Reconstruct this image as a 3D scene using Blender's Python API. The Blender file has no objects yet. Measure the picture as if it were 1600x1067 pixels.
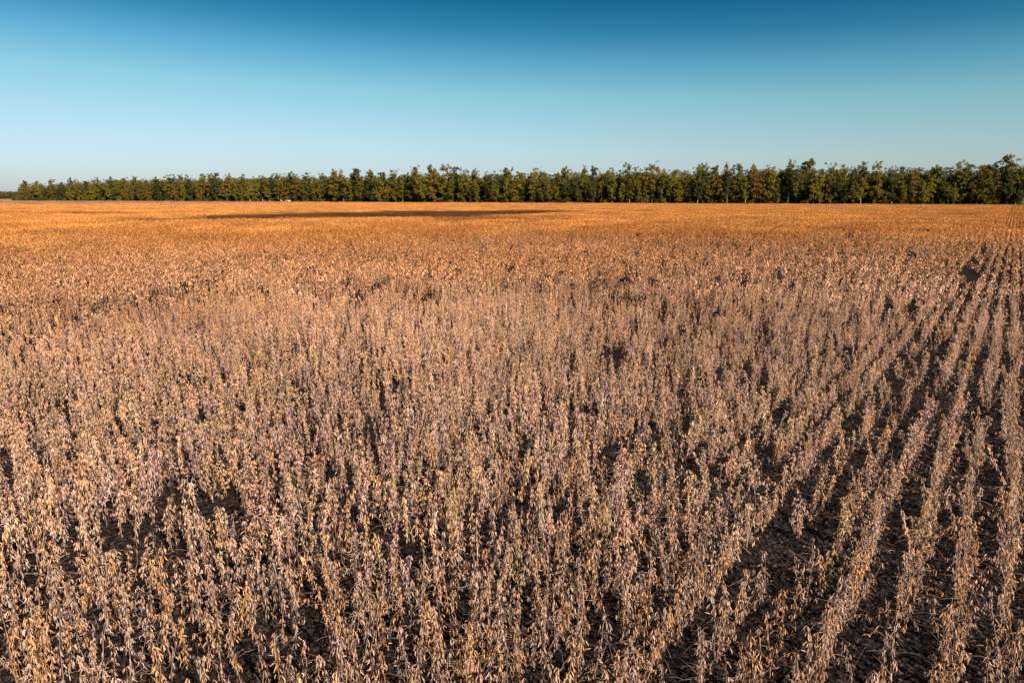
import bpy, math, random
import numpy as np
from mathutils import Vector

R = math.radians
rng = np.random.default_rng(11)
random.seed(7)
scene = bpy.context.scene
COL = scene.collection

# ------------------------------------------------------------------ camera
H, PITCH, F = 3.7, R(11.93), 1067.0 / 1600.0          # F: focal length in picture widths
cam_d = bpy.data.cameras.new("camera")
cam_d.lens = 24.0
cam_d.sensor_width = 36.0
cam_d.clip_start, cam_d.clip_end = 0.1, 12000
cam = bpy.data.objects.new("camera", cam_d)
cam.location = (0, 0, H)
cam.rotation_euler = (R(90) - PITCH, 0, 0)
COL.objects.link(cam)
scene.camera = cam

# ------------------------------------------------------------------ sky and sun
SUN_EL, SHADOW_AZ = R(34), R(-36)
world = bpy.data.worlds.new("World")
scene.world = world
world.use_nodes = True
wt = world.node_tree
wt.nodes.clear()
w_out = wt.nodes.new("ShaderNodeOutputWorld")
w_bg = wt.nodes.new("ShaderNodeBackground")
w_bg.inputs["Strength"].default_value = 0.074
sky = wt.nodes.new("ShaderNodeTexSky")
sky.sky_type = 'NISHITA'
sky.sun_disc = False
sky.sun_elevation = SUN_EL
sky.sun_rotation = R(144)
sky.altitude = 0
sky.air_density = 1.0
sky.dust_density = 0.6
sky.ozone_density = 2.0
w_tc = wt.nodes.new("ShaderNodeTexCoord")
w_sep = wt.nodes.new("ShaderNodeSeparateXYZ")
w_ramp = wt.nodes.new("ShaderNodeValToRGB")
w_mul = wt.nodes.new("ShaderNodeMixRGB")
w_mul.blend_type = 'MULTIPLY'
w_mul.inputs[0].default_value = 1.0
wt.links.new(w_tc.outputs["Generated"], w_sep.inputs[0])
w_tilt = wt.nodes.new("ShaderNodeMath")                       # the blue deepens a little faster away from the bright left horizon
w_tilt.operation = 'MULTIPLY_ADD'
w_tilt.inputs[1].default_value = 0.028
wt.links.new(w_sep.outputs["X"], w_tilt.inputs[0])
wt.links.new(w_sep.outputs["Z"], w_tilt.inputs[2])
wt.links.new(w_tilt.outputs[0], w_ramp.inputs[0])
wt.links.new(sky.outputs[0], w_mul.inputs[1])
wt.links.new(w_ramp.outputs[0], w_mul.inputs[2])
wt.links.new(w_mul.outputs[0], w_bg.inputs["Color"])
wt.links.new(w_bg.outputs[0], w_out.inputs["Surface"])
SKY_RAMP = [(0.0, (0.64, 0.70, 0.92)), (0.04, (0.66, 0.73, 0.90)), (0.0655, (0.68, 0.77, 0.86)), (0.094, (0.65, 0.79, 0.82)), (0.1365, (0.545, 0.815, 0.77)),
            (0.177, (0.30, 0.67, 0.71)), (0.2156, (0.105, 0.45, 0.535)), (0.253, (0.032, 0.31, 0.42)), (0.40, (0.015, 0.22, 0.34)), (1.0, (0.015, 0.20, 0.32))]
cr = w_ramp.color_ramp
cr.elements[0].position, cr.elements[0].color = SKY_RAMP[0][0], (*SKY_RAMP[0][1], 1)
cr.elements[1].position, cr.elements[1].color = SKY_RAMP[-1][0], (*SKY_RAMP[-1][1], 1)
for p_, c_ in SKY_RAMP[1:-1]:
    e_ = cr.elements.new(p_)
    e_.color = (*c_, 1)

sun_d = bpy.data.lights.new("sun", 'SUN')
sun_d.energy = 5.0
sun_d.angle = R(0.5)
sun_d.color = (1.0, 0.94, 0.85)
sun = bpy.data.objects.new("sun", sun_d)
travel = Vector((math.sin(SHADOW_AZ) * math.cos(SUN_EL), math.cos(SHADOW_AZ) * math.cos(SUN_EL), -math.sin(SUN_EL)))
sun.rotation_euler = travel.to_track_quat('-Z', 'Y').to_euler()
sun.location = (20, -30, 40)
COL.objects.link(sun)

scene.view_settings.view_transform = 'Standard'
scene.view_settings.look = 'None'
scene.view_settings.gamma = 1.0
scene.view_settings.use_curve_mapping = False
scene.view_settings.exposure = 0.82

# ------------------------------------------------------------------ helpers
def ray(px, py):
    """Direction of the sight line through a pixel of the 1600 x 1067 photograph."""
    dx, dy = (px - 800) / 1067.0, (py - 533.5) / 1067.0
    return np.array([dx, math.cos(PITCH) - dy * math.sin(PITCH), -math.sin(PITCH) - dy * math.cos(PITCH)])

def on_level(px, py, z=0.0):
    d = ray(px, py)
    return np.array([0, 0, H]) + d * ((z - H) / d[2])

def project(P):
    P = np.asarray(P, float).reshape(-1, 3)
    y, z = P[:, 1], P[:, 2] - H
    depth = y * math.cos(PITCH) - z * math.sin(PITCH)
    up = y * math.sin(PITCH) + z * math.cos(PITCH)
    return 800 + 1067 * P[:, 0] / depth, 533.5 - 1067 * up / depth, depth

def _hash(i, j, s):
    v = np.sin(i * 127.1 + j * 311.7 + s * 74.7) * 43758.5453
    return v - np.floor(v)

def vnoise(x, y, scale, seed):
    x, y = np.asarray(x, float) / scale, np.asarray(y, float) / scale
    i, j = np.floor(x), np.floor(y)
    u, v = x - i, y - j
    u, v = u * u * (3 - 2 * u), v * v * (3 - 2 * v)
    return (_hash(i, j, seed) * (1 - u) + _hash(i + 1, j, seed) * u) * (1 - v) + (_hash(i, j + 1, seed) * (1 - u) + _hash(i + 1, j + 1, seed) * u) * v

def smooth(a, b, x):
    t = np.clip((np.asarray(x, float) - a) / (b - a), 0, 1)
    return t * t * (3 - 2 * t)

def tri_mesh(name, verts, tris, mats, mat_idx=None, smooth_faces=False):
    me = bpy.data.meshes.new(name)
    verts, tris = np.asarray(verts, np.float32), np.asarray(tris, np.int32)
    me.vertices.add(len(verts))
    me.vertices.foreach_set("co", verts.ravel())
    me.loops.add(len(tris) * 3)
    me.loops.foreach_set("vertex_index", tris.ravel())
    me.polygons.add(len(tris))
    me.polygons.foreach_set("loop_start", np.arange(len(tris), dtype=np.int32) * 3)
    me.polygons.foreach_set("loop_total", np.full(len(tris), 3, np.int32))
    if mat_idx is not None:
        me.polygons.foreach_set("material_index", np.asarray(mat_idx, np.int32))
    if smooth_faces:
        me.polygons.foreach_set("use_smooth", np.ones(len(tris), bool))
    for m in mats:
        me.materials.append(m)
    me.update(calc_edges=True)
    return me

class Geo:
    """Collects triangles, with a material slot each."""
    def __init__(self):
        self.v, self.t, self.m, self.n = [], [], [], 0
        self.shade, self.c = 1.0, []
    def add(self, v, t, slot=0):
        v, t = np.asarray(v, float).reshape(-1, 3), np.asarray(t, int).reshape(-1, 3)
        self.v.append(v); self.t.append(t + self.n); self.m.append(np.full(len(t), slot)); self.n += len(v)
        self.c.append(np.full(len(v), self.shade) if np.ndim(self.shade) == 0 else np.repeat(self.shade, len(v) // len(self.shade)))
    def stamp(self, tv, tt, pos, axis, scale, slot=0, r=None):
        """One copy of a template (its length runs down -Z) per position, laid along the axis with a random roll."""
        r = r or rng
        pos, axis = np.asarray(pos, float), np.asarray(axis, float)
        n = len(pos)
        if n == 0:
            return
        zz = -axis / np.linalg.norm(axis, axis=1, keepdims=True)
        q = r.normal(size=(n, 3))
        xx = q - (q * zz).sum(1, keepdims=True) * zz
        xx /= np.linalg.norm(xx, axis=1, keepdims=True)
        yy = np.cross(zz, xx)
        s = np.asarray(scale, float)
        s = (np.full((n, 3), s) if s.ndim == 0 else (np.repeat(s[:, None], 3, 1) if s.ndim == 1 else s))
        P = (tv[None, :, 0:1] * s[:, None, 0:1]) * xx[:, None] + (tv[None, :, 1:2] * s[:, None, 1:2]) * yy[:, None] + (tv[None, :, 2:3] * s[:, None, 2:3]) * zz[:, None] + pos[:, None]
        T = tt[None] + (np.arange(n) * len(tv))[:, None, None]
        self.add(P.reshape(-1, 3), T.reshape(-1, 3), slot)
    def tube(self, pts, radii, sides=4, slot=0):
        pts = np.asarray(pts, float)
        n = len(pts)
        d = np.gradient(pts, axis=0)
        V = []
        for k in range(n):
            t = d[k] / (np.linalg.norm(d[k]) + 1e-9)
            a = np.cross(t, [0.31, 0.95, 0.05]); a /= np.linalg.norm(a)
            b = np.cross(t, a)
            for j in range(sides):
                w = 2 * math.pi * j / sides
                V.append(pts[k] + radii[k] * (math.cos(w) * a + math.sin(w) * b))
        T = []
        for k in range(n - 1):
            for j in range(sides):
                a0, a1 = k * sides + j, k * sides + (j + 1) % sides
                T += [(a0, a1, a1 + sides), (a0, a1 + sides, a0 + sides)]
        for j in range(1, sides - 1):
            T += [(0, j + 1, j), ((n - 1) * sides, (n - 1) * sides + j, (n - 1) * sides + j + 1)]
        self.add(V, T, slot)
    def box(self, lo, hi, slot=0):
        x0, y0, z0 = lo; x1, y1, z1 = hi
        v = [(x0,y0,z0),(x1,y0,z0),(x1,y1,z0),(x0,y1,z0),(x0,y0,z1),(x1,y0,z1),(x1,y1,z1),(x0,y1,z1)]
        t = [(0,2,1),(0,3,2),(4,5,6),(4,6,7),(0,1,5),(0,5,4),(1,2,6),(1,6,5),(2,3,7),(2,7,6),(3,0,4),(3,4,7)]
        self.add(v, t, slot)
    def mesh(self, name, mats, smooth_faces=False):
        me = tri_mesh(name, np.concatenate(self.v), np.concatenate(self.t), mats, np.concatenate(self.m), smooth_faces)
        me.attributes.new("shade", 'FLOAT', 'POINT').data.foreach_set("value", np.concatenate(self.c).astype(np.float32))
        return me

def link(name, data, parent=None, **props):
    o = bpy.data.objects.new(name, data)
    COL.objects.link(o)
    if parent is not None:
        o.parent = parent
    for k, v in props.items():
        o[k] = v
    return o

# ------------------------------------------------------------------ materials
def new_mat(name):
    m = bpy.data.materials.new(name)
    m.use_nodes = True
    nt = m.node_tree
    nt.nodes.clear()
    out = nt.nodes.new("ShaderNodeOutputMaterial")
    return m, nt, out

def N(nt, kind, **inputs):
    n = nt.nodes.new(kind)
    for k, v in inputs.items():
        n.inputs[k.replace("_", " ")].default_value = v
    return n

def tint_source(nt, instanced):
    """The colour of this one plant or tree: an attribute of the instanced point, or the object's own colour."""
    if instanced:
        a = nt.nodes.new("ShaderNodeAttribute")
        a.attribute_type = 'INSTANCER'
        a.attribute_name = "tint"
        return a.outputs["Color"]
    return nt.nodes.new("ShaderNodeObjectInfo").outputs["Color"]

def ramp(nt, fac, stops):
    r = nt.nodes.new("ShaderNodeValToRGB")
    c = r.color_ramp
    c.elements[0].position, c.elements[0].color = stops[0][0], (*stops[0][1], 1)
    c.elements[1].position, c.elements[1].color = stops[-1][0], (*stops[-1][1], 1)
    for p, col in stops[1:-1]:
        e = c.elements.new(p); e.color = (*col, 1)
    nt.links.new(fac, r.inputs[0])
    return r.outputs[0]

def mix(nt, mode, a, b, fac=1.0):
    m = nt.nodes.new("ShaderNodeMixRGB")
    m.blend_type = mode
    if hasattr(fac, "links"): nt.links.new(fac, m.inputs[0])
    else: m.inputs[0].default_value = fac
    for i, s in ((1, a), (2, b)):
        if hasattr(s, "links"): nt.links.new(s, m.inputs[i])
        else: m.inputs[i].default_value = (*s, 1)
    return m.outputs[0]

def variegated(name, instanced, stops, rough=0.75, translucent=0.0, grain=None):
    """Tint times a random factor per loose piece (each pod, each leaf)."""
    m, nt, out = new_mat(name)
    g = nt.nodes.new("ShaderNodeNewGeometry")
    col = mix(nt, 'MULTIPLY', tint_source(nt, instanced), ramp(nt, g.outputs["Random Per Island"], stops))
    if instanced:                                            # plants that share a piece of row still differ in tone
        sa = nt.nodes.new("ShaderNodeAttribute")
        sa.attribute_name = "shade"
        col = mix(nt, 'MULTIPLY', col, sa.outputs["Fac"])
    if grain:
        tc = nt.nodes.new("ShaderNodeTexCoord")
        no = N(nt, "ShaderNodeTexNoise", Scale=grain, Detail=2.0)
        nt.links.new(tc.outputs["Object"], no.inputs["Vector"])
        col = mix(nt, 'MULTIPLY', col, ramp(nt, no.outputs["Fac"], [(0.35, (0.62, 0.58, 0.56)), (0.6, (1, 1, 1))]))
    b = nt.nodes.new("ShaderNodeBsdfPrincipled")
    b.inputs["Roughness"].default_value = rough
    b.inputs["Specular IOR Level"].default_value = 0.12
    nt.links.new(col, b.inputs["Base Color"])
    sh = b.outputs[0]
    if translucent:
        tr = nt.nodes.new("ShaderNodeBsdfTranslucent")
        nt.links.new(col, tr.inputs["Color"])
        mx = nt.nodes.new("ShaderNodeMixShader")
        mx.inputs[0].default_value = translucent
        nt.links.new(sh, mx.inputs[1]); nt.links.new(tr.outputs[0], mx.inputs[2])
        sh = mx.outputs[0]
    nt.links.new(sh, out.inputs["Surface"])
    return m

POD_STOPS = [(0.0, (0.14, 0.10, 0.085)), (0.25, (0.42, 0.35, 0.32)), (0.42, (1.02, 0.92, 0.92)), (0.58, (1.22, 1.07, 0.78)), (0.8, (1.32, 1.20, 1.12)), (1.0, (1.6, 1.55, 1.58))]
pod_thing = variegated("soybean_pod", False, POD_STOPS, grain=160)
pod_inst = variegated("soybean_pod_in_field", True, POD_STOPS)
STEM_STOPS = [(0.0, (0.35, 0.32, 0.32)), (0.6, (0.62, 0.6, 0.6)), (1.0, (0.95, 1.0, 1.08))]
stem_thing = variegated("soybean_stem", False, STEM_STOPS)
stem_inst = variegated("soybean_stem_in_field", True, STEM_STOPS)
LEAF_STOPS = [(0.0, (0.25, 0.28, 0.32)), (0.3, (0.6, 0.64, 0.62)), (0.65, (1.0, 0.97, 0.9)), (0.88, (1.5, 1.3, 0.9)), (1.0, (2.2, 1.85, 1.2))]
leaf_thing = variegated("tree_leaf", False, LEAF_STOPS, 0.6, 0.22)
leaf_inst = variegated("woodland_leaf", True, LEAF_STOPS, 0.6, 0.22)
litter_mat = variegated("dead_leaf", True, [(0.0, (0.2, 0.18, 0.18)), (0.5, (0.7, 0.66, 0.64)), (0.85, (1.1, 1.05, 1.0)), (0.93, (2.2, 2.2, 2.2)), (1.0, (4.5, 4.3, 4.0))], 0.85)
grass_mat = variegated("dry_grass_blade", True, [(0.0, (0.5, 0.45, 0.45)), (1.0, (1.4, 1.35, 1.3))], 0.85)

def bark_material(name, instanced):
    m, nt, out = new_mat(name)
    tc = nt.nodes.new("ShaderNodeTexCoord")
    no = N(nt, "ShaderNodeTexNoise", Scale=3.0, Detail=4.0)
    nt.links.new(tc.outputs["Object"], no.inputs["Vector"])
    col = mix(nt, 'MULTIPLY', tint_source(nt, instanced) if not instanced else (0.15, 0.125, 0.10), ramp(nt, no.outputs["Fac"], [(0.3, (0.5, 0.5, 0.5)), (0.7, (1.2, 1.2, 1.2))]))
    b = N(nt, "ShaderNodeBsdfPrincipled", Roughness=0.9)
    nt.links.new(col, b.inputs["Base Color"])
    nt.links.new(b.outputs[0], out.inputs["Surface"])
    return m
bark_thing, bark_inst = bark_material("bark", False), bark_material("woodland_bark", True)

def plain(name, rgb, rough=0.5, metal=0.0):
    m, nt, out = new_mat(name)
    tc = nt.nodes.new("ShaderNodeTexCoord")
    no = N(nt, "ShaderNodeTexNoise", Scale=4.0, Detail=3.0)
    nt.links.new(tc.outputs["Object"], no.inputs["Vector"])
    b = N(nt, "ShaderNodeBsdfPrincipled", Roughness=rough, Metallic=metal)
    nt.links.new(mix(nt, 'MULTIPLY', rgb, ramp(nt, no.outputs["Fac"], [(0.3, (0.85, 0.85, 0.85)), (0.7, (1, 1, 1))])), b.inputs["Base Color"])
    nt.links.new(b.outputs[0], out.inputs["Surface"])
    return m

def soil_material():
    m, nt, out = new_mat("soil")
    g = nt.nodes.new("ShaderNodeNewGeometry")
    big = N(nt, "ShaderNodeTexNoise", Scale=0.35, Detail=3.0)
    vo = N(nt, "ShaderNodeTexVoronoi", Scale=22.0)
    fine = N(nt, "ShaderNodeTexNoise", Scale=55.0, Detail=4.0)
    for n in (big, vo, fine):
        nt.links.new(g.outputs["Position"], n.inputs["Vector"])
    sep = nt.nodes.new("ShaderNodeSeparateColor")
    nt.links.new(vo.outputs["Color"], sep.inputs[0])
    leaf = ramp(nt, sep.outputs[0], [(0.0, (0.012, 0.010, 0.009)), (0.45, (0.025, 0.018, 0.016)), (0.8, (0.045, 0.031, 0.026)), (1.0, (0.09, 0.06, 0.05))])
    col = mix(nt, 'MULTIPLY', leaf, ramp(nt, fine.outputs["Fac"], [(0.35, (0.5, 0.5, 0.5)), (0.65, (1.15, 1.15, 1.15))]))
    col = mix(nt, 'MULTIPLY', col, ramp(nt, big.outputs["Fac"], [(0.3, (0.7, 0.7, 0.7)), (0.7, (1, 1, 1))]))
    bump = N(nt, "ShaderNodeBump", Strength=0.9, Distance=0.02)
    nt.links.new(vo.outputs["Distance"], bump.inputs["Height"])
    b = N(nt, "ShaderNodeBsdfPrincipled", Roughness=1.0)
    b.inputs["Specular IOR Level"].default_value = 0.0
    nt.links.new(col, b.inputs["Base Color"])
    nt.links.new(bump.outputs[0], b.inputs["Normal"])
    nt.links.new(b.outputs[0], out.inputs["Surface"])
    return m

# ------------------------------------------------------------------ the ground
gg = Geo()
ex = np.array([-6000, -2000, -600, -200, -60, -20, 0, 20, 60, 200, 600, 2000, 6000.0])
ey = np.array([-300, -60, 0, 20, 60, 200, 600, 2000, 9000.0])
gv = [(x, y, 0) for y in ey for x in ex]
gt = []
for j in range(len(ey) - 1):
    for i in range(len(ex) - 1):
        a = j * len(ex) + i
        gt += [(a, a + 1, a + 1 + len(ex)), (a, a + 1 + len(ex), a + len(ex))]
gg.add(gv, gt)
link("ground", gg.mesh("ground", [soil_material()]), kind="structure")

# ------------------------------------------------------------------ where the field ends and the trees begin
def tree_depth(px):
    return 1.0 / (1 / 592.0 + (px - 35) / 1565.0 * (1 / 310.0 - 1 / 592.0))

def wood_edge(px):
    """A point at the foot of the wood's edge, a straight line that recedes to the left."""
    y = tree_depth(px)
    d = ray(px, 308)
    return np.array([d[0] / d[1] * y, y])

A_, B_ = wood_edge(35), wood_edge(1600)
def edge_line_y(x):
    return A_[1] + (np.asarray(x, float) - A_[0]) * (B_[1] - A_[1]) / (B_[0] - A_[0])

_e = [on_level(px, py, 0.6) for px, py in ((-300, 319.6), (0, 318.6), (200, 317.9), (400, 317.0))]
_ex, _ey = [p[0] for p in _e], [p[1] for p in _e]
def field_end_y(x):
    """Far edge of the crop: a grass strip lies between it and the wood on the left."""
    x = np.asarray(x, float)
    far = np.interp(x, _ex + [wood_edge(560)[0]], _ey + [wood_edge(560)[1] - 4])
    return np.minimum(far, edge_line_y(x) - 4)

# ------------------------------------------------------------------ the crop: prototypes
ROW, ROW_AZ = 0.38, R(35.9)
DIR = np.array([math.sin(ROW_AZ), math.cos(ROW_AZ)])         # along the rows
NRM = np.array([math.cos(ROW_AZ), -math.sin(ROW_AZ)])        # across them

def pod_template(fine):
    """A bean pod 1 unit long down -Z, slightly curved, flattened, swollen at the beans."""
    if fine:
        prof = [(0.14, 0.06, 0.045), (0.40, 0.10, 0.07), (0.62, 0.092, 0.062), (0.86, 0.07, 0.05)]
        k = 5
    else:
        prof = [(0.5, 0.115, 0.09)]
        k = 3
    V = [(0, 0, 0)]
    bend = lambda t: 0.10 * math.sin(math.pi * t)
    for t, a, b in prof:
        for j in range(k):
            w = 2 * math.pi * j / k
            V.append((a * math.cos(w) + bend(t), b * math.sin(w), -t))
    V.append((-0.02, 0, -1.0))
    T = [(0, 1 + j, 1 + (j + 1) % k) for j in range(k)]
    for i in range(len(prof) - 1):
        for j in range(k):
            a, b = 1 + i * k + j, 1 + i * k + (j + 1) % k
            T += [(a, a + k, b + k), (a, b + k, b)]
    last = 1 + (len(prof) - 1) * k
    T += [(len(V) - 1, last + (j + 1) % k, last + j) for j in range(k)]
    return np.array(V), np.array(T)
POD_F, POD_M = pod_template(True), pod_template(False)
SHARD = (np.array([(0, 0, 0), (0.5, 0.05, -0.5), (-0.5, -0.05, -0.5), (0, 0, -1.0)]), np.array([(0, 1, 2), (1, 3, 2)]))

def plant_skeleton(form, seed):
    """Stems (polylines with radii) and pod seats (position, hanging direction) of one leafless ripe plant."""
    r = np.random.default_rng(seed)
    h = r.uniform(0.50, 0.60)
    lean = r.normal(size=2) * 0.04
    n_br = {"slender": 0, "forked": 1, "bushy": 2, "leaning": 0, "stocky": 1}[form]
    if form == "leaning":
        w = r.uniform(0, 2 * math.pi); lean = np.array([math.cos(w), math.sin(w)]) * 0.17
    if form == "stocky":
        h *= 0.85
    stems, seats = [], []
    def run(p0, p1, bow, rad, step, per, first):
        t = np.linspace(0, 1, 7)
        pts = p0[None] + (p1 - p0)[None] * t[:, None] + bow[None] * (np.sin(t * math.pi))[:, None]
        pts[1:-1] += r.normal(size=(5, 3)) * 0.006
        stems.append((pts, rad * (1 - 0.72 * t)))
        L = np.linalg.norm(p1 - p0)
        s = first
        w = r.uniform(0, 6.3)
        while s < L:
            u = s / L
            c = np.array([np.interp(u, t, pts[:, i]) for i in range(3)])
            w += math.pi + r.normal() * 0.6
            n = r.poisson(per * (0.75 + 0.5 * u))
            for _ in range(n):
                a = w + r.normal() * 0.9
                out = np.array([math.cos(a), math.sin(a), 0])
                q = c + out * r.uniform(0.005, 0.024) + np.array([0, 0, r.uniform(-0.012, 0.02)])
                d = out * abs(r.normal()) * 0.36 + np.array([0, 0, -1.0])
                if r.random() < 0.10: d[2] = -0.1 + r.normal() * 0.3
                seats.append((q, d, r.uniform(0.035, 0.053)))
            s += step * r.uniform(0.8, 1.2)
        for _ in range(r.integers(2, 5)):
            out = r.normal(size=3) * [1, 1, 0.5]; out /= np.linalg.norm(out)
            seats.append((p1 + out * 0.008, out * 0.5 + [0, 0, -0.8], r.uniform(0.035, 0.05)))
    base = np.array([0, 0, -0.02])
    top = np.array([lean[0], lean[1], h])
    run(base, top, np.append(r.normal(size=2) * 0.02, 0), 0.0045, 0.034, 2.7 if form != "slender" else 3.1, 0.08)
    for k in range(n_br):
        u = r.uniform(0.10, 0.30)
        p0 = base + (top - base) * u
        w = r.uniform(0, 2 * math.pi)
        reach = r.uniform(0.05, 0.10)
        p1 = np.array([p0[0] + math.cos(w) * reach, p0[1] + math.sin(w) * reach, h * r.uniform(0.55, 0.92)])
        run(p0, p1, np.array([math.cos(w), math.sin(w), -0.3]) * 0.03, 0.003, 0.046, 2.2, 0.05)
    if r.random() < 0.45:                                    # a side branch flopping out over the gap
        w = r.uniform(0, 2 * math.pi)
        p0 = base + (top - base) * r.uniform(0.12, 0.3)
        reach = r.uniform(0.14, 0.26)
        run(p0, np.array([p0[0] + math.cos(w) * reach, p0[1] + math.sin(w) * reach, r.uniform(0.12, 0.32)]), np.array([0, 0, 0.05]), 0.0028, 0.05, 1.8, 0.08)
    for k in range(r.integers(2, 5)):                        # bare leaf stalks left on the plant
        u = r.uniform(0.25, 0.95)
        p0 = base + (top - base) * u
        d = np.append(r.normal(size=2), r.normal() * 0.4 + 0.2); d /= np.linalg.norm(d)
        L = r.uniform(0.08, 0.22)
        stems.append((np.array([p0, p0 + d * L * 0.6, p0 + d * L + [0, 0, -0.02]]), np.array([0.0016, 0.0013, 0.001])))
    return stems, seats

FORMS = ["slender", "forked", "bushy", "leaning", "stocky"]
thing_mesh = {}
for f in FORMS:
    for k in range(3):
        st, se = plant_skeleton(f, 100 + FORMS.index(f) * 10 + k)
        g1, g2 = Geo(), Geo()
        for pts, rad in st:
            g1.tube(pts, rad, 4)
        g2.stamp(*POD_F, [s[0] for s in se], [s[1] for s in se], np.array([s[2] for s in se]))
        thing_mesh[f, k] = (g1.mesh("stem", [stem_thing]), g2.mesh("pods", [pod_thing], True))

def proto_collection(name, meshes):
    c = bpy.data.collections.new(name)
    for i, me in enumerate(meshes):
        c.objects.link(bpy.data.objects.new(f"{name}_{i:03d}", me))
    return c

crop_protos = []
N_NEAR = 40
for k in range(N_NEAR):                                      # single plants
    st, se = plant_skeleton(FORMS[k % 5], 300 + k)
    g = Geo()
    if k % 7 == 3:                                           # some have dropped half their pods
        se = [q_ for q_ in se if random.random() < 0.45]
    for pts, rad in st:
        g.tube(pts, rad, 3, 1)
    g.stamp(*POD_F, [s[0] for s in se], [s[1] for s in se], np.array([s[2] for s in se]))
    crop_protos.append(g.mesh("plant", [pod_inst, stem_inst], True))
N_SEG, SEG = 14, 0.5
for k in range(N_SEG):                                       # half a metre of one row
    r = np.random.default_rng(500 + k)
    g = Geo()
    for j in range(5):
        st, se = plant_skeleton(FORMS[r.integers(0, 5)], 700 + k * 10 + j)
        off = np.array([r.normal() * 0.03, (j - 2) * 0.1 + r.normal() * 0.02, 0])
        sc = r.uniform(0.70, 1.18)
        g.shade = r.uniform(0.5, 1.4)
        keep = [s for s in se if r.random() < 0.6]
        g.tube((st[0][0][[0, 3, 6]]) * sc + off, np.array([0.005, 0.004, 0.002]), 3, 1)
        g.stamp(*POD_M, [s[0] * sc + off for s in keep], [s[1] for s in keep], np.array([s[2] * 1.3 for s in keep]), 0, r)
    crop_protos.append(g.mesh("row_piece", [pod_inst, stem_inst], True))
N_FAR = 16
for k in range(N_FAR):                                       # the same half metre of row, seen from farther off
    r = np.random.default_rng(1500 + k)
    g = Geo()
    pos, ax, sz, sd = [], [], [], []
    for j in range(5):
        cx, cy, hh, sv = r.normal() * 0.035, (j - 2) * 0.1 + r.normal() * 0.02, r.uniform(0.36, 0.66), r.uniform(0.5, 1.12)
        for _ in range(14):
            z = hh * (1 - 0.8 * r.random() ** 1.2)
            pos.append((cx + r.normal() * 0.045, cy + r.normal() * 0.04, z))
            ax.append((r.normal() * 0.4, r.normal() * 0.4, -1))
            sz.append((0.036, 0.036, r.uniform(0.07, 0.11)))
            sd.append(sv * r.uniform(0.8, 1.15))
    g.shade = np.array(sd)
    g.stamp(*SHARD, pos, ax, np.array(sz), 0, r)
    crop_protos.append(g.mesh("far_row_piece", [pod_inst]))
N_PATCH, PW, PL = 8, 10 * ROW, 4.0
for k in range(N_PATCH):                                     # ten rows by four metres
    r = np.random.default_rng(900 + k)
    g = Geo()
    pos, ax, sz, sd = [], [], [], []
    for row in range(10):
        s = -PL / 2
        while s < PL / 2:
            blot = float(vnoise(row * ROW + k * 31, s * 0.8, 0.42, 77))
            hh = r.uniform(0.34, 0.56) + 0.16 * blot
            sv = r.uniform(0.5, 1.3) * (0.55 + 0.9 * blot)
            cx, cy = (row - 4.5) * ROW + r.normal() * 0.03, s + r.normal() * 0.02
            for _ in range(6):
                z = hh * (1 - 0.75 * r.random() ** 1.3)
                pos.append((cx + r.normal() * 0.05, cy + r.normal() * 0.05, z))
                ax.append((r.normal() * 0.35, r.normal() * 0.35, -1))
                L = r.uniform(0.07, 0.12)
                sz.append((0.036, 0.036, L))
                sd.append(sv)
            s += 0.11 * r.uniform(0.8, 1.25)
    g.shade = np.array(sd)
    g.stamp(*SHARD, pos, ax, np.array(sz), 0, r)
    crop_protos.append(g.mesh("crop_patch", [pod_inst]))
crop_col = proto_collection("crop_prototype", crop_protos)

def scatter(name, col, pts, variant, rot, scl, tint, **props):
    """One object whose points carry a prototype each."""
    me = bpy.data.meshes.new(name)
    me.vertices.add(len(pts))
    me.vertices.foreach_set("co", np.asarray(pts, np.float32).ravel())
    for nm, ty, field, arr in (("variant", 'INT', "value", np.asarray(variant, np.int32)), ("rot", 'FLOAT_VECTOR', "vector", np.asarray(rot, np.float32)),
                               ("scl", 'FLOAT_VECTOR', "vector", np.asarray(scl, np.float32)), ("tint", 'FLOAT_COLOR', "color", np.column_stack([tint, np.ones(len(pts))]).astype(np.float32))):
        me.attributes.new(nm, ty, 'POINT').data.foreach_set(field, arr.ravel())
    o = link(name, me, **props)
    ng = bpy.data.node_groups.new(name + "_scatter", 'GeometryNodeTree')
    ng.interface.new_socket(name="Geometry", in_out='INPUT', socket_type='NodeSocketGeometry')
    ng.interface.new_socket(name="Geometry", in_out='OUTPUT', socket_type='NodeSocketGeometry')
    gi, go = ng.nodes.new("NodeGroupInput"), ng.nodes.new("NodeGroupOutput")
    ci = ng.nodes.new("GeometryNodeCollectionInfo")
    ci.inputs["Collection"].default_value = col
    ci.inputs["Separate Children"].default_value = True
    ci.inputs["Reset Children"].default_value = True
    ip = ng.nodes.new("GeometryNodeInstanceOnPoints")
    ip.inputs["Pick Instance"].default_value = True
    def attr(nm, ty):
        a = ng.nodes.new("GeometryNodeInputNamedAttribute")
        a.data_type = ty
        a.inputs["Name"].default_value = nm
        return a.outputs["Attribute"]
    er = ng.nodes.new("FunctionNodeEulerToRotation")
    L = ng.links.new
    L(gi.outputs[0], ip.inputs["Points"]); L(ci.outputs[0], ip.inputs["Instance"])
    L(attr("variant", 'INT'), ip.inputs["Instance Index"])
    L(attr("rot", 'FLOAT_VECTOR'), er.inputs[0]); L(er.outputs[0], ip.inputs["Rotation"])
    L(attr("scl", 'FLOAT_VECTOR'), ip.inputs["Scale"])
    L(ip.outputs[0], go.inputs[0])
    o.modifiers.new("scatter", 'NODES').node_group = ng
    return o

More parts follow.
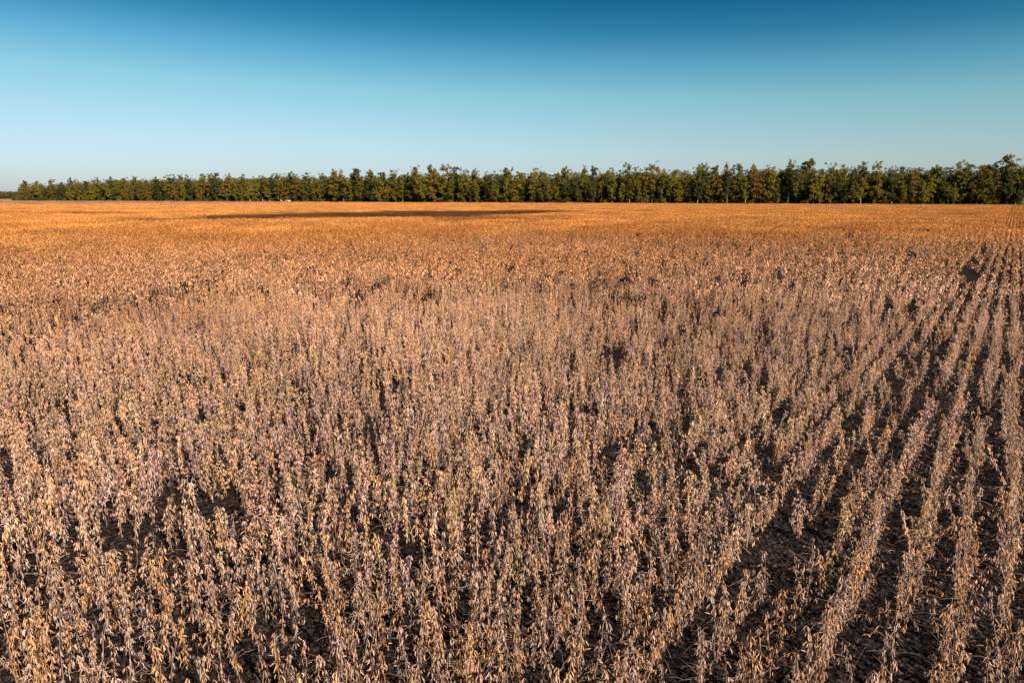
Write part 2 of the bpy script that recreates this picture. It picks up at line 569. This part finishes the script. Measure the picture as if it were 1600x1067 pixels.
# ------------------------------------------------------------------ the crop: how it varies over the field
def low_patch(x, y):
    """Two low, dark streaks in the far crop where the plants stayed short."""
    def streak(x0, y0, x1, y1, w):
        dx, dy = x1 - x0, y1 - y0
        L2 = dx * dx + dy * dy
        t = np.clip(((x - x0) * dx + (y - y0) * dy) / L2, 0, 1)
        d = np.hypot(x - x0 - t * dx, y - y0 - t * dy)
        return d / (w * (0.35 + 1.3 * np.sin(math.pi * (0.08 + 0.84 * t))) * (0.35 + 1.25 * vnoise(x, y, 9, 31)))
    ends = [(on_level(245, 342.5, .4), on_level(500, 336.5, .4), 9.5), (on_level(430, 337.5, .4), on_level(835, 330.5, .4), 21.0),
            (on_level(10, 331.5, .4), on_level(240, 332.5, .4), 5.0)]
    d = np.full(np.shape(x), 9.0)
    for a, b, w in ends:
        d = np.minimum(d, streak(a[0], a[1], b[0], b[1], w))
    return (1 - smooth(0.72, 1.12, d)) * (0.8 + 0.2 * vnoise(x, y, 5, 33))

NEAR_TONE, FAR_TONE = np.array([0.488, 0.313, 0.222]), np.array([0.56, 0.228, 0.060])
TONES = {"golden": np.array([0.56, 0.325, 0.175]), "tan": NEAR_TONE, "greyish": np.array([0.45, 0.31, 0.245])}

def crop_tint(x, y):
    n = len(x)
    f = smooth(0, 74, y + 16 * (vnoise(x, y, 18, 5) - 0.5) + np.clip(-x, 0, 60) * 0.25)
    t = NEAR_TONE[None] * (1 - f[:, None]) + FAR_TONE[None] * f[:, None]
    wx, wy = x + 9 * (vnoise(x, y, 13, 61) - 0.5), y + 14 * (vnoise(x, y, 15, 62) - 0.5)
    b = 0.75 + 0.50 * vnoise(wx, wy, 6, 6)
    t = t * b[:, None] * rng.uniform(0.72, 1.26, (n, 1))
    t = t * (1 + rng.normal(size=(n, 3)) * [0.03, 0.04, 0.10])
    lp = low_patch(x, y)[:, None]
    return t * (1 - lp) + np.array([0.05, 0.026, 0.010])[None] * lp

def in_view(x, y, margin_px=150, margin_m=2.5):
    px, py, d = project(np.column_stack([x, y, np.full(len(x), 0.35)]))
    half = (800 + margin_px) / 1067.0 * np.maximum(d, 0) + margin_m
    return (np.abs(x) < half) & (y > 1.5)

def rows(y_max):
    """Every plant seat in view out to a distance: position, row number, place along the row."""
    ks = np.arange(-260, 260)
    return ks

def thin(x, y, across, along, k):
    """Chance that a plant stands at a seat: gaps, wheel tracks and thin stretches."""
    p = 0.98 - 0.75 * smooth(0.60, 0.8, vnoise(along, k * 1.7, 0.75, 12)) - 0.2 * smooth(0.6, 0.8, vnoise(x, y, 3.2, 14))
    p = p - 0.55 * smooth(0.76, 0.88, vnoise(x, y, 0.65, 17))
    p = p - 0.55 * smooth(8, 16, np.hypot(x, y)) * smooth(0.58, 0.72, vnoise(along, k * 2.3, 0.55, 44))
    p = np.where(np.isin(k, [-4, -3]), p * 0.55, np.where(k == 0, p * 0.75, p))
    return p

# single plants out to 24 m
NEAR_END, MID_A, MID_END = 24.0, 50.0, 120.0
def coarse_cell(s_, a_):
    """Whether the 3.8 by 4 m cell of the crop that holds a point is built coarsely: ever more often with distance."""
    i, j = np.floor(s_ / PL + 0.5), np.floor(a_ / PW + 0.5)
    cx = i * PL * DIR[0] + j * PW * NRM[0]
    cy = i * PL * DIR[1] + j * PW * NRM[1]
    return _hash(i, j, 3.0) < smooth(MID_A, MID_END, np.hypot(cx, cy))
S, K = np.meshgrid(np.arange(-14, 40, 0.09), np.arange(-70, 60))
S, K = S.ravel(), K.ravel()
S = S + rng.normal(size=S.size) * 0.022
ac = K * ROW + rng.normal(size=S.size) * 0.025 + 0.09 * (vnoise(S, K * 3.7, 1.6, 21) - 0.5)
X, Y = S * DIR[0] + ac * NRM[0], S * DIR[1] + ac * NRM[1]
ok = in_view(X, Y) & (np.hypot(X, Y) < NEAR_END) & (rng.random(S.size) < thin(X, Y, ac, S, K)) & (Y > 2.6)
X, Y, K, S = X[ok], Y[ok], K[ok], S[ok]
hs = 0.84 + 0.34 * vnoise(X, Y, 2.4, 15) + 0.15 * rng.normal(size=len(X))
hs = np.clip(hs - 0.10 * smooth(0, 6, X), 0.6, 1.3)

# the 300 that show largest become objects of their own
px, py, dep = project(np.column_stack([X, Y, np.full(len(X), 0.38)]))
inside = (px > 4) & (px < 1596) & (py < 1062)
order = np.argsort(np.where(inside, dep, 1e9))[:300]
is_thing = np.zeros(len(X), bool); is_thing[order] = True

REGION = ["in the bottom left corner", "at the bottom edge beside the left corner", "at the bottom edge, left quarter", "at the bottom edge left of centre",
          "at the bottom edge just left of centre", "at the bottom edge just right of centre", "at the bottom edge right of centre",
          "at the bottom edge, right quarter", "at the bottom edge beside the right corner", "in the bottom right corner"]
FORM_WORD = {"slender": "slender single-stemmed", "forked": "two-forked", "bushy": "bushy many-branched", "leaning": "leaning", "stocky": "stocky low-branched"}
SIZE = {"tall": 1.14, "middling": 0.98, "short": 0.83}
by_region = {}
for i in order:
    by_region.setdefault(int(min(9, px[i] // 160)), []).append(i)
lr = random.Random(3)
for reg, members in sorted(by_region.items()):
    combos = [(s, f, t) for s in SIZE for f in FORMS for t in TONES]
    lr.shuffle(combos)
    for n_, i in enumerate(members):
        size, form, tone = combos[n_ % len(combos)]
        root = link("soybean_plant", None, label=f"{size} {FORM_WORD[form]} soybean plant with {tone} pods {REGION[reg]}".replace(",", ""),
                    category="soybean plant", group="soybean plants nearest the camera")
        root.location = (X[i], Y[i], 0)
        root.rotation_euler = (0, 0, lr.uniform(0, 6.283))
        sc = SIZE[size] * lr.uniform(0.96, 1.04)
        root.scale = (0.5 + 0.5 * sc, 0.5 + 0.5 * sc, sc)
        root.empty_display_size = 0.05
        a, b = thing_mesh[form, lr.randrange(3)]
        c = TONES[tone] * lr.uniform(0.9, 1.1)
        s_ = link("stem", a, root); s_.color = (*c, 1)
        p_ = link("pods", b, root, kind="stuff"); p_.color = (*c, 1)

nt_ = ~is_thing
P, V, RO, SC, TI = [], [], [], [], []
n = int(nt_.sum())
P.append(np.column_stack([X[nt_], Y[nt_], np.zeros(n)]))
V.append(rng.integers(0, N_NEAR, n))
RO.append(np.column_stack([rng.normal(size=n) * 0.10, rng.normal(size=n) * 0.10, rng.uniform(0, 6.283, n)]))
wd = rng.uniform(0.8, 1.15, n)
SC.append(np.column_stack([wd, wd, hs[nt_]]))
ti = crop_tint(X[nt_], Y[nt_])
pick = rng.integers(0, 3, n)
tt_ = np.array([TONES[t] for t in TONES])[pick] / NEAR_TONE
TI.append(ti * (0.4 + 0.6 * tt_))

# half-metre row pieces out to 78 m
S, K = np.meshgrid(np.arange(-120, 150, SEG), np.arange(-440, 280))
S, K = S.ravel(), K.ravel()
S = S + (K * 0.37 % 1) * SEG
ac = K * ROW + 0.09 * (vnoise(S, K * 3.7, 1.6, 21) - 0.5)
X, Y = S * DIR[0] + ac * NRM[0], S * DIR[1] + ac * NRM[1]
d_ = np.hypot(X, Y)
ok = in_view(X, Y, 120) & (d_ >= NEAR_END) & ~coarse_cell(S, ac) & (d_ < MID_END + 4)
ok &= rng.random(S.size) < thin(X, Y, ac, S, K) * (1 - 0.12 * smooth(24, 50, d_)) 
X, Y, K = X[ok], Y[ok], K[ok]
n = len(X)
P.append(np.column_stack([X, Y, np.zeros(n)]))
far = rng.random(n) < smooth(20, 36, np.hypot(X, Y))
V.append(np.where(far, N_NEAR + N_SEG + rng.integers(0, N_FAR, n), N_NEAR + rng.integers(0, N_SEG, n)))
RO.append(np.column_stack([np.zeros(n), np.zeros(n), -ROW_AZ + math.pi * rng.integers(0, 2, n) + rng.normal(size=n) * 0.05]))
hs2 = np.clip(0.84 + 0.34 * vnoise(X, Y, 2.4, 15) + 0.19 * rng.normal(size=n), 0.4, 1.45)
SC.append(np.column_stack([np.ones(n), np.ones(n), hs2]))
TI.append(crop_tint(X, Y) * np.where(far, 0.92, 1.1)[:, None])

# ten-row patches from there to the far edge
kk, ss = np.meshgrid(np.arange(-190, 130), np.arange(-110, 190))
ac, S = kk.ravel() * PW, ss.ravel() * PL
X, Y = S * DIR[0] + ac * NRM[0], S * DIR[1] + ac * NRM[1]
d_ = np.hypot(X, Y)
ok = in_view(X, Y, 90, 6) & coarse_cell(S, ac) & (Y < field_end_y(X))
X, Y = X[ok], Y[ok]
n = len(X)
P.append(np.column_stack([X, Y, np.zeros(n)]))
V.append(N_NEAR + N_SEG + N_FAR + rng.integers(0, N_PATCH, n))
RO.append(np.column_stack([np.zeros(n), np.zeros(n), -ROW_AZ + math.pi * rng.integers(0, 2, n)]))
lp = low_patch(X, Y)
hz = (0.85 + 0.3 * vnoise(X, Y, 11, 16) + 0.05 * rng.normal(size=n)) * (1 - 0.45 * lp)
SC.append(np.column_stack([np.ones(n), np.ones(n), hz]))
TI.append(crop_tint(X, Y))
scatter("soybean_crop", crop_col, np.concatenate(P), np.concatenate(V), np.concatenate(RO), np.concatenate(SC), np.concatenate(TI),
        kind="stuff", label="ripe leafless soybean crop covering the field to the distant trees", category="crop")

# ------------------------------------------------------------------ dead leaves and stalks between the near rows
litter = []
for k in range(5):
    r = np.random.default_rng(40 + k)
    g = Geo()
    m = 800
    tv = np.array([(-0.5, -0.35, 0.18), (0.5, -0.35, 0.1), (0.55, 0.35, 0.2), (-0.5, 0.35, 0.12), (0, 0, -0.05)])
    tt = np.array([(0, 1, 4), (1, 2, 4), (2, 3, 4), (3, 0, 4)])
    pos = np.column_stack([r.uniform(-0.5, 0.5, (m, 2)), r.uniform(0.004, 0.03, m)])
    ax = np.column_stack([r.normal(size=(m, 2)) * 0.35, -np.ones(m)])
    g.stamp(tv, tt, pos, ax, r.uniform(0.010, 0.030, m), 0, r)
    for _ in range(34):
        p0 = np.append(r.uniform(-0.5, 0.5, 2), r.uniform(0.01, 0.04))
        w, L = r.uniform(0, 6.28), r.uniform(0.08, 0.26)
        g.tube([p0, p0 + [math.cos(w) * L * 0.5, math.sin(w) * L * 0.5, 0.01], p0 + [math.cos(w + 0.3) * L, math.sin(w + 0.3) * L, r.uniform(0, 0.05)]], [0.002, 0.002, 0.0015], 3)
    litter.append(g.mesh("litter", [litter_mat]))
lx, ly = np.meshgrid(np.arange(-26, 27), np.arange(2, 27))
lx, ly = lx.ravel() * 1.0, ly.ravel() * 1.0
ok = in_view(lx, ly, 120, 2)
lx, ly = lx[ok], ly[ok]
n = len(lx)
scatter("leaf_litter", proto_collection("litter_prototype", litter), np.column_stack([lx, ly, np.zeros(n)]), rng.integers(0, 5, n),
        np.column_stack([np.zeros(n), np.zeros(n), rng.integers(0, 4, n) * math.pi / 2]), np.ones((n, 3)),
        np.array([0.046, 0.030, 0.026])[None] * rng.uniform(0.75, 1.2, (n, 1)), kind="stuff", label="dead brown soybean leaves and stalks littering the soil between rows", category="leaf litter")

# ------------------------------------------------------------------ trees
CARD = (np.array([(0, 0, 0), (0.5, 0.1, -0.45), (-0.5, 0.08, -0.5), (0.06, -0.1, -1.0)]), np.array([(0, 1, 2), (1, 3, 2)]))

def tree_geo(form, seed, leaves=5200, slots=(0, 1)):
    """A tree 20 m tall: tapered trunk and limbs, and leaf sprays gathered in clumps with gaps between them."""
    r = np.random.default_rng(seed)
    clumps = []
    def shell(cx, cy, cz, rx, rz, n, c0, c1):
        for _ in range(n):
            d = r.normal(size=3); d /= np.linalg.norm(d)
            q = r.random() ** 0.45
            clumps.append((cx + d[0] * rx * q, cy + d[1] * rx * q, cz + d[2] * rz * q, r.uniform(c0, c1)))
    if form == "round":
        shell(0, 0, 11.2, 4.2, 8.0, 64, 0.7, 1.25)
    elif form == "columnar":
        shell(0, 0, 10.6, 2.8, 8.6, 52, 0.65, 1.1)
    elif form == "open":
        shell(0, 0, 8.8, 4.0, 6.6, 52, 0.7, 1.2)
        for _ in range(20):
            z = r.uniform(13, 19.3)
            w = r.uniform(0, 6.28); q = r.uniform(0.1, 1) * (3.2 - 2.6 * (z - 13) / 6.3)
            clumps.append((math.cos(w) * q, math.sin(w) * q, z, r.uniform(0.6, 1.1)))
    elif form == "twin":
        s = 1 if r.random() < 0.5 else -1
        shell(s * 1.8, 0, 12.0, 2.4, 7.6, 36, 0.65, 1.1)
        shell(-s * 2.0, 0, 9.4, 2.5, 6.8, 32, 0.65, 1.1)
    else:
        for k in range(56):
            z = 2.4 + 16.6 * (k / 55)
            w = r.uniform(0, 6.28); q = (4.2 - 3.0 * abs(z / 20 - 0.45) / 0.55) * r.random() ** 0.6
            clumps.append((math.cos(w) * q, math.sin(w) * q, z, r.uniform(0.6, 1.2)))
    for _ in range(7):                                       # an uneven top
        w = r.uniform(0, 6.28); q = r.uniform(0.2, 2.6)
        clumps.append((math.cos(w) * q, math.sin(w) * q, r.uniform(15.5, 19.6), r.uniform(0.5, 0.9)))
    clumps = np.array(clumps)
    lean = r.normal(size=2) * 0.5
    clumps[:, :2] += lean[None] * (clumps[:, 2:3] / 20)
    clumps[:, 3] *= 1.12 - 0.5 * np.clip(clumps[:, 2] / 20, 0, 1)
    top = clumps[:, 2].max() + 0.4
    clumps[:, 2] *= 19.6 / top
    g_c, g_t = Geo(), Geo()
    vol = clumps[:, 3] ** 2.2
    idx = r.choice(len(clumps), leaves, p=vol / vol.sum())
    d = r.normal(size=(leaves, 3)); d /= np.linalg.norm(d, axis=1, keepdims=True)
    q = r.random(leaves) ** 0.5 * 1.08
    pos = clumps[idx, :3] + d * (q * clumps[idx, 3])[:, None] * [1.05, 1.05, 0.85]
    ax = d * 0.7 + r.normal(size=(leaves, 3)) * 0.7 + [0, 0, -0.35]
    s = r.uniform(0.28, 0.60, leaves)
    g_c.stamp(*CARD, pos, ax, np.column_stack([s * 0.75, s, s]), slots[0], r)
    zt = np.array([0, 0.6, 4, 9, 14, 18.0])
    tp = np.column_stack([lean[0] * zt / 20 + np.append(0, r.normal(size=5) * 0.12), lean[1] * zt / 20, zt - 0.1])
    g_t.tube(tp, np.array([0.36, 0.27, 0.22, 0.16, 0.10, 0.04]), 6, slots[1])
    for c in clumps[r.choice(len(clumps), 12, replace=False)]:
        z0 = max(2.5, c[2] - r.uniform(1.5, 4))
        p0 = np.array([np.interp(z0, zt, tp[:, 0]), np.interp(z0, zt, tp[:, 1]), z0])
        mid = (p0 + c[:3]) / 2 + [0, 0, -0.3]
        g_t.tube([p0, mid, c[:3]], [0.10, 0.07, 0.03], 4, slots[1])
    return g_c, g_t

TREE_FORMS = ["round", "columnar", "open", "twin", "ragged"]
tree_mesh, wood_protos = {}, []
for f in TREE_FORMS:
    for k in range(5):
        gc, gt_ = tree_geo(f, 2000 + TREE_FORMS.index(f) * 20 + k)
        tree_mesh[f, k] = (gc.mesh("crown", [leaf_thing]), gt_.mesh("trunk", [bark_thing]))
for k in range(10):
    gc, gt_ = tree_geo(TREE_FORMS[k % 5], 3000 + k, 2600)
    g = Geo()
    g.add(np.concatenate(gc.v), np.concatenate(gc.t), 0)
    g.add(np.concatenate(gt_.v), np.concatenate(gt_.t), 1)
    wood_protos.append(g.mesh("wood_tree", [leaf_inst, bark_inst]))
for k in range(6):                                           # bushes
    r = np.random.default_rng(3100 + k)
    g = Geo()
    c = np.column_stack([r.normal(size=(9, 2)) * 1.0, r.uniform(0.5, 2.6, 9)])
    idx = r.integers(0, 9, 420)
    d = r.normal(size=(420, 3)); d /= np.linalg.norm(d, axis=1, keepdims=True)
    pos = c[idx] + d * r.random((420, 1)) ** 0.5 * 0.9
    pos[:, 2] = np.maximum(pos[:, 2], 0.1)
    g.stamp(*CARD, pos, d + r.normal(size=(420, 3)) * 0.6, r.uniform(0.25, 0.5, 420), 0, r)
    for _ in range(4):
        w = r.uniform(0, 6.28)
        g.tube([(0, 0, -0.05), (math.cos(w) * 0.6, math.sin(w) * 0.6, 1.4), (math.cos(w) * 1.0, math.sin(w) * 1.0, 2.4)], [0.05, 0.04, 0.015], 4, 1)
    wood_protos.append(g.mesh("bush", [leaf_inst, bark_inst]))
wood_col = proto_collection("wood_prototype", wood_protos)

# the tops that stand out along the skyline, read off the photograph: (x, y) pixels
TOPS = [(38,287),(45,281),(60,281),(82,278.5),(97,284),(109,276),(120,279),(137,282),(155,276),(172,275.5),(185,281),(192,276),(215,274.5),(232,279),(250,275),
        (265,272),(275,271),(285,271.5),(297,272),(320,270.5),(331,269.5),(342,269.5),(362,270),(380,271),(402,271),(417,277),(430,269.5),(442,270),
        (460,267),(482,267),(500,267.5),(510,273),(522,263),(537,263.5),(550,268),(562,262),(580,264),(597,268),(617,262.5),(632,268),(650,257.5),
        (670,255.5),(682,262),(700,255),(712,260),(730,261),(745,262),(767,266),(787,260),(797,259),(813,267),(839,259),(850,264),(870,268),(886,259),
        (910,257),(925,258),(940,270),(952,261),(967,262),(986,253),(1000,259),(1015,250),(1035,262),(1050,264),(1070,271),(1087,256),(1097,253),
        (1117,257),(1132,253),(1152,254),(1175,255),(1190,256),(1202,257),(1217,264),(1235,245),(1247,252),(1260,246),(1278,263),(1295,252),(1315,255),
        (1332,262),(1345,251),(1370,250),(1387,262),(1402,259),(1425,261),(1450,260),(1467,255),(1492,249),(1510,256),(1530,256),(1550,251),(1567,240),
        (1582,241),(1598,250)]
HUES = {"dark green": (0.066, 0.066, 0.016), "olive green": (0.135, 0.110, 0.017), "yellow-green": (0.20, 0.16, 0.018), "golden-brown": (0.19, 0.12, 0.022)}
HUE_W = [0.24, 0.36, 0.27, 0.13]
TREE_WORD = {"round": "round-crowned", "columnar": "narrow columnar", "open": "open-topped", "twin": "twin-topped", "ragged": "ragged-crowned"}
SEGMENT = ["at the treeline's left end", "in the treeline left of the parked pickup", "in the treeline by the parked pickup", "beyond the dark field patch's middle",
           "in the treeline's middle", "in the treeline right of its middle", "in the treeline's right part", "at the treeline's right end"]
tr = random.Random(5)
used = set()
def plant_tree(pxx, top_y, back, front):
    base = wood_edge(pxx)
    d = ray(pxx, 308)
    y = base[1] + back
    x = d[0] / d[1] * y
    dd = ray(pxx, top_y)
    hgt = H + y * dd[2] / dd[1]
    seg = int(min(7, max(0, pxx // 200)))
    size = "tall" if hgt > 21.0 else ("low" if hgt < 15 else "mid-height")
    for attempt in range(200):
        hue = tr.choices(list(HUES), HUE_W if attempt < 60 else [1, 1, 1, 1])[0]
        form = tr.choices(TREE_FORMS, [0.7, 1.4, 1.2, 1.2, 1.8])[0]
        if (size, form, hue, seg) not in used:
            break
    used.add((size, form, hue, seg))
    place = "in front" if front else ""
    root = link("tree", None, label=f"{size} {TREE_WORD[form]} {hue} tree {SEGMENT[seg]}", category="tree", group="trees along the far edge of the field")
    root.location = (x, y, 0)
    s = hgt / 20.0
    w = s * tr.uniform(0.85, 1.3)
    root.scale = (w, w, s)
    root.rotation_euler = (tr.gauss(0, 0.03), tr.gauss(0, 0.03), tr.uniform(0, 6.283))
    a, b = tree_mesh[form, tr.randrange(5)]
    c = np.array(HUES[hue]) * tr.uniform(1.0, 1.3)
    cr_ = link("crown", a, root); cr_.color = (*c, 1)
    tk = link("trunk", b, root)
    pale = tr.random() < 0.1
    k = tr.uniform(0.8, 1.2)
    tk.color = (0.34 * k, 0.29 * k, 0.24 * k, 1) if pale else (0.15 * k, 0.12 * k, 0.10 * k, 1)
    return root

for i, (tx, ty) in enumerate(TOPS):
    plant_tree(tx + tr.uniform(-2.5, 2.5), ty, 2.0 + (i * 7 % 5) * 1.7, False)
xs = [t[0] for t in TOPS]; ys = [t[1] for t in TOPS]
q = 30.0
while q < 1605:                                              # shorter trees that stand forward of the tall ones
    skyline = float(np.interp(q, xs, ys))
    foot = 308 + 3.7 * 1067 / tree_depth(q)
    f = tr.choice([tr.uniform(0.08, 0.25), tr.uniform(0.2, 0.5)])
    plant_tree(q, skyline + (foot - skyline) * f, tr.uniform(-1.5, 1.0), True)
    q += tr.uniform(8, 18)

# the wood behind them: one mass
P, V, RO, SC, TI = [], [], [], [], []
def wood_point(x, y, v, hgt, tint, wide=1.0):
    P.append((x, y, 0)); V.append(v); RO.append((0, 0, rng.uniform(0, 6.28))); SC.append((hgt * wide, hgt * wide, hgt)); TI.append(tint)
hue_list = [np.array(HUES[h]) for h in HUES]
along = B_ - A_
length = float(np.linalg.norm(along))
along /= length
back_n = np.array([-along[1], along[0]])
if back_n[1] < 0: back_n = -back_n
for row_i, depth in enumerate((5, 10, 16, 24, 34, 48)):
    s = -10.0 if row_i < 2 else 0.0
    while s < length + 120:
        p = A_ + along * s + back_n * (depth + rng.normal() * 1.5)
        wood_point(p[0], p[1], int(rng.integers(0, 10)), rng.uniform(0.72, 0.93) * (0.84 if s < 60 else 1), hue_list[rng.choice(4, p=HUE_W)] * rng.uniform(0.8, 1.1), 1.25)
        s += rng.uniform(3.2, 5.5)
scatter("woods", wood_col, P, V, RO, SC, TI, kind="stuff", label="mass of trees deeper in the wood behind the treeline", category="woods")

P, V, RO, SC, TI = [], [], [], [], []
s = -14.0
while s < length + 60:
    left = 1 - s / length
    p = A_ + along * s + back_n * (rng.uniform(-1.5, 3.5) if rng.random() < 0.35 + 0.6 * left else rng.uniform(4, 10))
    wood_point(p[0], p[1], 10 + int(rng.integers(0, 6)), rng.uniform(0.5, 1.15) + 0.5 * max(0, left - 0.6), hue_list[rng.choice(4, p=[0.4, 0.3, 0.15, 0.15])] * rng.uniform(0.7, 1.1))
    for back in (12, 17, 24):
        p = A_ + along * (s + rng.normal() * 2) + back_n * (back + rng.normal() * 2)
        wood_point(p[0], p[1], 10 + int(rng.integers(0, 6)), rng.uniform(1.2, 2.2), hue_list[rng.choice(4, p=[0.5, 0.3, 0.1, 0.1])] * 0.8, 1.2)
    s += rng.uniform(0.7, 1.9)
scatter("undergrowth", wood_col, P, V, RO, SC, TI, kind="stuff", label="bushes and saplings filling the foot of the treeline", category="undergrowth")

P, V, RO, SC, TI = [], [], [], [], []
for px_ in np.arange(-60, 60, 1.6):                          # a wood much farther off, past the left end
    for y in (1450, 1475):
        d = ray(px_ + rng.normal(), 308)
        wood_point(d[0] / d[1] * y, y, int(rng.integers(0, 10)), rng.uniform(0.5, 0.72), hue_list[rng.choice(4)] * rng.uniform(0.9, 1.2), 1.5)
for px_ in np.arange(-60, 45, 1.0):
    d = ray(px_ + rng.normal(), 308)
    y = 3000
    wood_point(d[0] / d[1] * y, y, int(rng.integers(0, 10)), rng.uniform(1.2, 1.5), np.array([0.06, 0.07, 0.06]), 1.5)  # farthest row: distance haze put into a greyed leaf tint
scatter("distant_woods", wood_col, P, V, RO, SC, TI, kind="stuff", label="low far-off woods past the treeline's left end", category="woods")

# ------------------------------------------------------------------ dry grass strip between crop and wood on the left
tufts = []
for k in range(4):
    r = np.random.default_rng(60 + k)
    g = Geo()
    m = 420
    pos = np.column_stack([r.uniform(-2, 2, (m, 2)), r.uniform(0.35, 1.0, m)])
    g.stamp(*SHARD, pos, np.column_stack([r.normal(size=(m, 2)) * 0.3, -np.ones(m)]), np.column_stack([np.full(m, 0.12), np.full(m, 0.12), pos[:, 2]]), 0, r)
    tufts.append(g.mesh("tuft", [grass_mat]))
gx, gy = np.meshgrid(np.arange(-980, 60, 4.0), np.arange(280, 1100, 4.0))
gx, gy = gx.ravel() + rng.normal(size=gx.size), gy.ravel() + rng.normal(size=gx.size)
ok = (gy > field_end_y(gx) + 1) & (gy < np.where(gx < A_[0] - 4, 1100, edge_line_y(gx) + 3)) & in_view(gx, gy, 90, 8)
gx, gy = gx[ok], gy[ok]
n = len(gx)
scatter("dry_grass", proto_collection("grass_prototype", tufts), np.column_stack([gx, gy, np.zeros(n)]), rng.integers(0, 4, n),
        np.column_stack([np.zeros(n), np.zeros(n), rng.uniform(0, 6.28, n)]), np.column_stack([np.ones(n), np.ones(n), rng.uniform(0.5, 1.1, n)]),
        np.array([0.36, 0.18, 0.105])[None] * rng.uniform(0.6, 1.2, (n, 1)), kind="stuff", label="strip of dry reddish grass between the crop and the wood", category="grass")

# ------------------------------------------------------------------ the pickup and the posts at the far edge
red, white, glass = plain("red_paint", (0.42, 0.06, 0.05), 0.35), plain("white_paint", (0.78, 0.78, 0.76), 0.4), plain("dark_glass", (0.03, 0.035, 0.04), 0.1)
pale = plain('pale_grey_paint', (0.50, 0.47, 0.45), 0.5)
rubber, steel = plain("rubber", (0.03, 0.03, 0.03), 0.8), plain("steel", (0.5, 0.5, 0.5), 0.35, 1.0)
def prism(g, outline, y0, y1):
    m = len(outline)
    v = [(x, y0, z) for x, z in outline] + [(x, y1, z) for x, z in outline]
    t = []
    for i in range(1, m - 1):
        t += [(0, i, i + 1), (m, m + i + 1, m + i)]
    for i in range(m):
        j = (i + 1) % m
        t += [(i, m + j, j), (i, m + i, m + j)]
    g.add(v, t)
sp = wood_edge(452)
truck = link("pickup_truck", None, label="small red pickup with pale grey cargo box parked before the distant trees", category="pickup truck")
truck.location = (sp[0] + 0.3, sp[1] - 6.0, 0.0)
truck.rotation_euler = (0, 0, R(-8))
def tpart(name, build, mat, parent):
    g = Geo(); build(g)
    return link(name, g.mesh(name, [mat]), parent)
cab = tpart("cab", lambda g: prism(g, [(-2.7, 0.55), (-0.35, 0.55), (-0.35, 1.95), (-1.35, 1.98), (-1.85, 1.32), (-2.65, 1.2)], -0.95, 0.95), red, truck)
tpart("window", lambda g: prism(g, [(-1.68, 1.34), (-0.5, 1.34), (-0.5, 1.85), (-1.32, 1.87)], -0.965, -0.952), glass, cab)
tpart("cargo_box", lambda g: g.box((-0.30, -1.0, 0.75), (2.3, 1.0, 1.62)), pale, truck)
tpart("chassis", lambda g: g.box((-2.6, -0.7, 0.4), (2.65, 0.7, 0.54)), steel, truck)
for wx in (-1.9, 1.7):
    for wy in (-0.85, 0.85):
        def wheel(g, wx=wx, wy=wy):
            a = np.linspace(0, 2 * math.pi, 15)[:-1]
            prism(g, [(wx + 0.38 * math.cos(t), 0.38 + 0.38 * math.sin(t)) for t in a], wy - 0.13, wy + 0.13)
        wh = tpart("wheel", wheel, rubber, truck)
        def hub(g, wx=wx, wy=wy):
            a = np.linspace(0, 2 * math.pi, 11)[:-1]
            s = -1 if wy < 0 else 1
            prism(g, [(wx + 0.2 * math.cos(t), 0.38 + 0.2 * math.sin(t)) for t in a], min(wy + s * 0.132, wy + s * 0.15), max(wy + s * 0.132, wy + s * 0.15))
        tpart("hub_cap", hub, steel, wh)

POSTS = [(394.5, 2.0, "pale marker post farthest left of the parked pickup"), (414.3, 2.5, "tallest pale marker post left of the parked pickup"),
         (425.5, 1.7, "short pale marker post midway between tallest post and pickup"), (442.4, 2.4, "pale marker post nearest the parked pickup"),]
for pxx, ph, lab in POSTS:
    b = wood_edge(pxx)
    po = link("marker_post", None, label=lab, category="post", group="marker posts along the wood's edge")
    po.location = (b[0], b[1] - 5.5, 0)
    tpart("post", lambda g: g.tube([(0, 0, -0.1), (0, 0, ph * 0.5), (0, 0, ph - 0.3)], [0.10, 0.10, 0.10], 8), white, po)
    tpart("cap", lambda g: g.tube([(0, 0, ph - 0.3), (0, 0, ph - 0.06), (0, 0, ph)], [0.13, 0.13, 0.05], 8), steel, po)
b = wood_edge(444.6)
sg = link("sign_board", None, label="small pale board standing beside the parked pickup", category="sign")
sg.location = (b[0], b[1] - 6.5, 0)
tpart("board", lambda g: g.box((-0.35, -0.03, 0.75), (0.35, 0.03, 1.35)), pale, sg)
tpart("post", lambda g: g.box((-0.06, 0.032, -0.1), (0.06, 0.14, 1.25)), steel, sg)
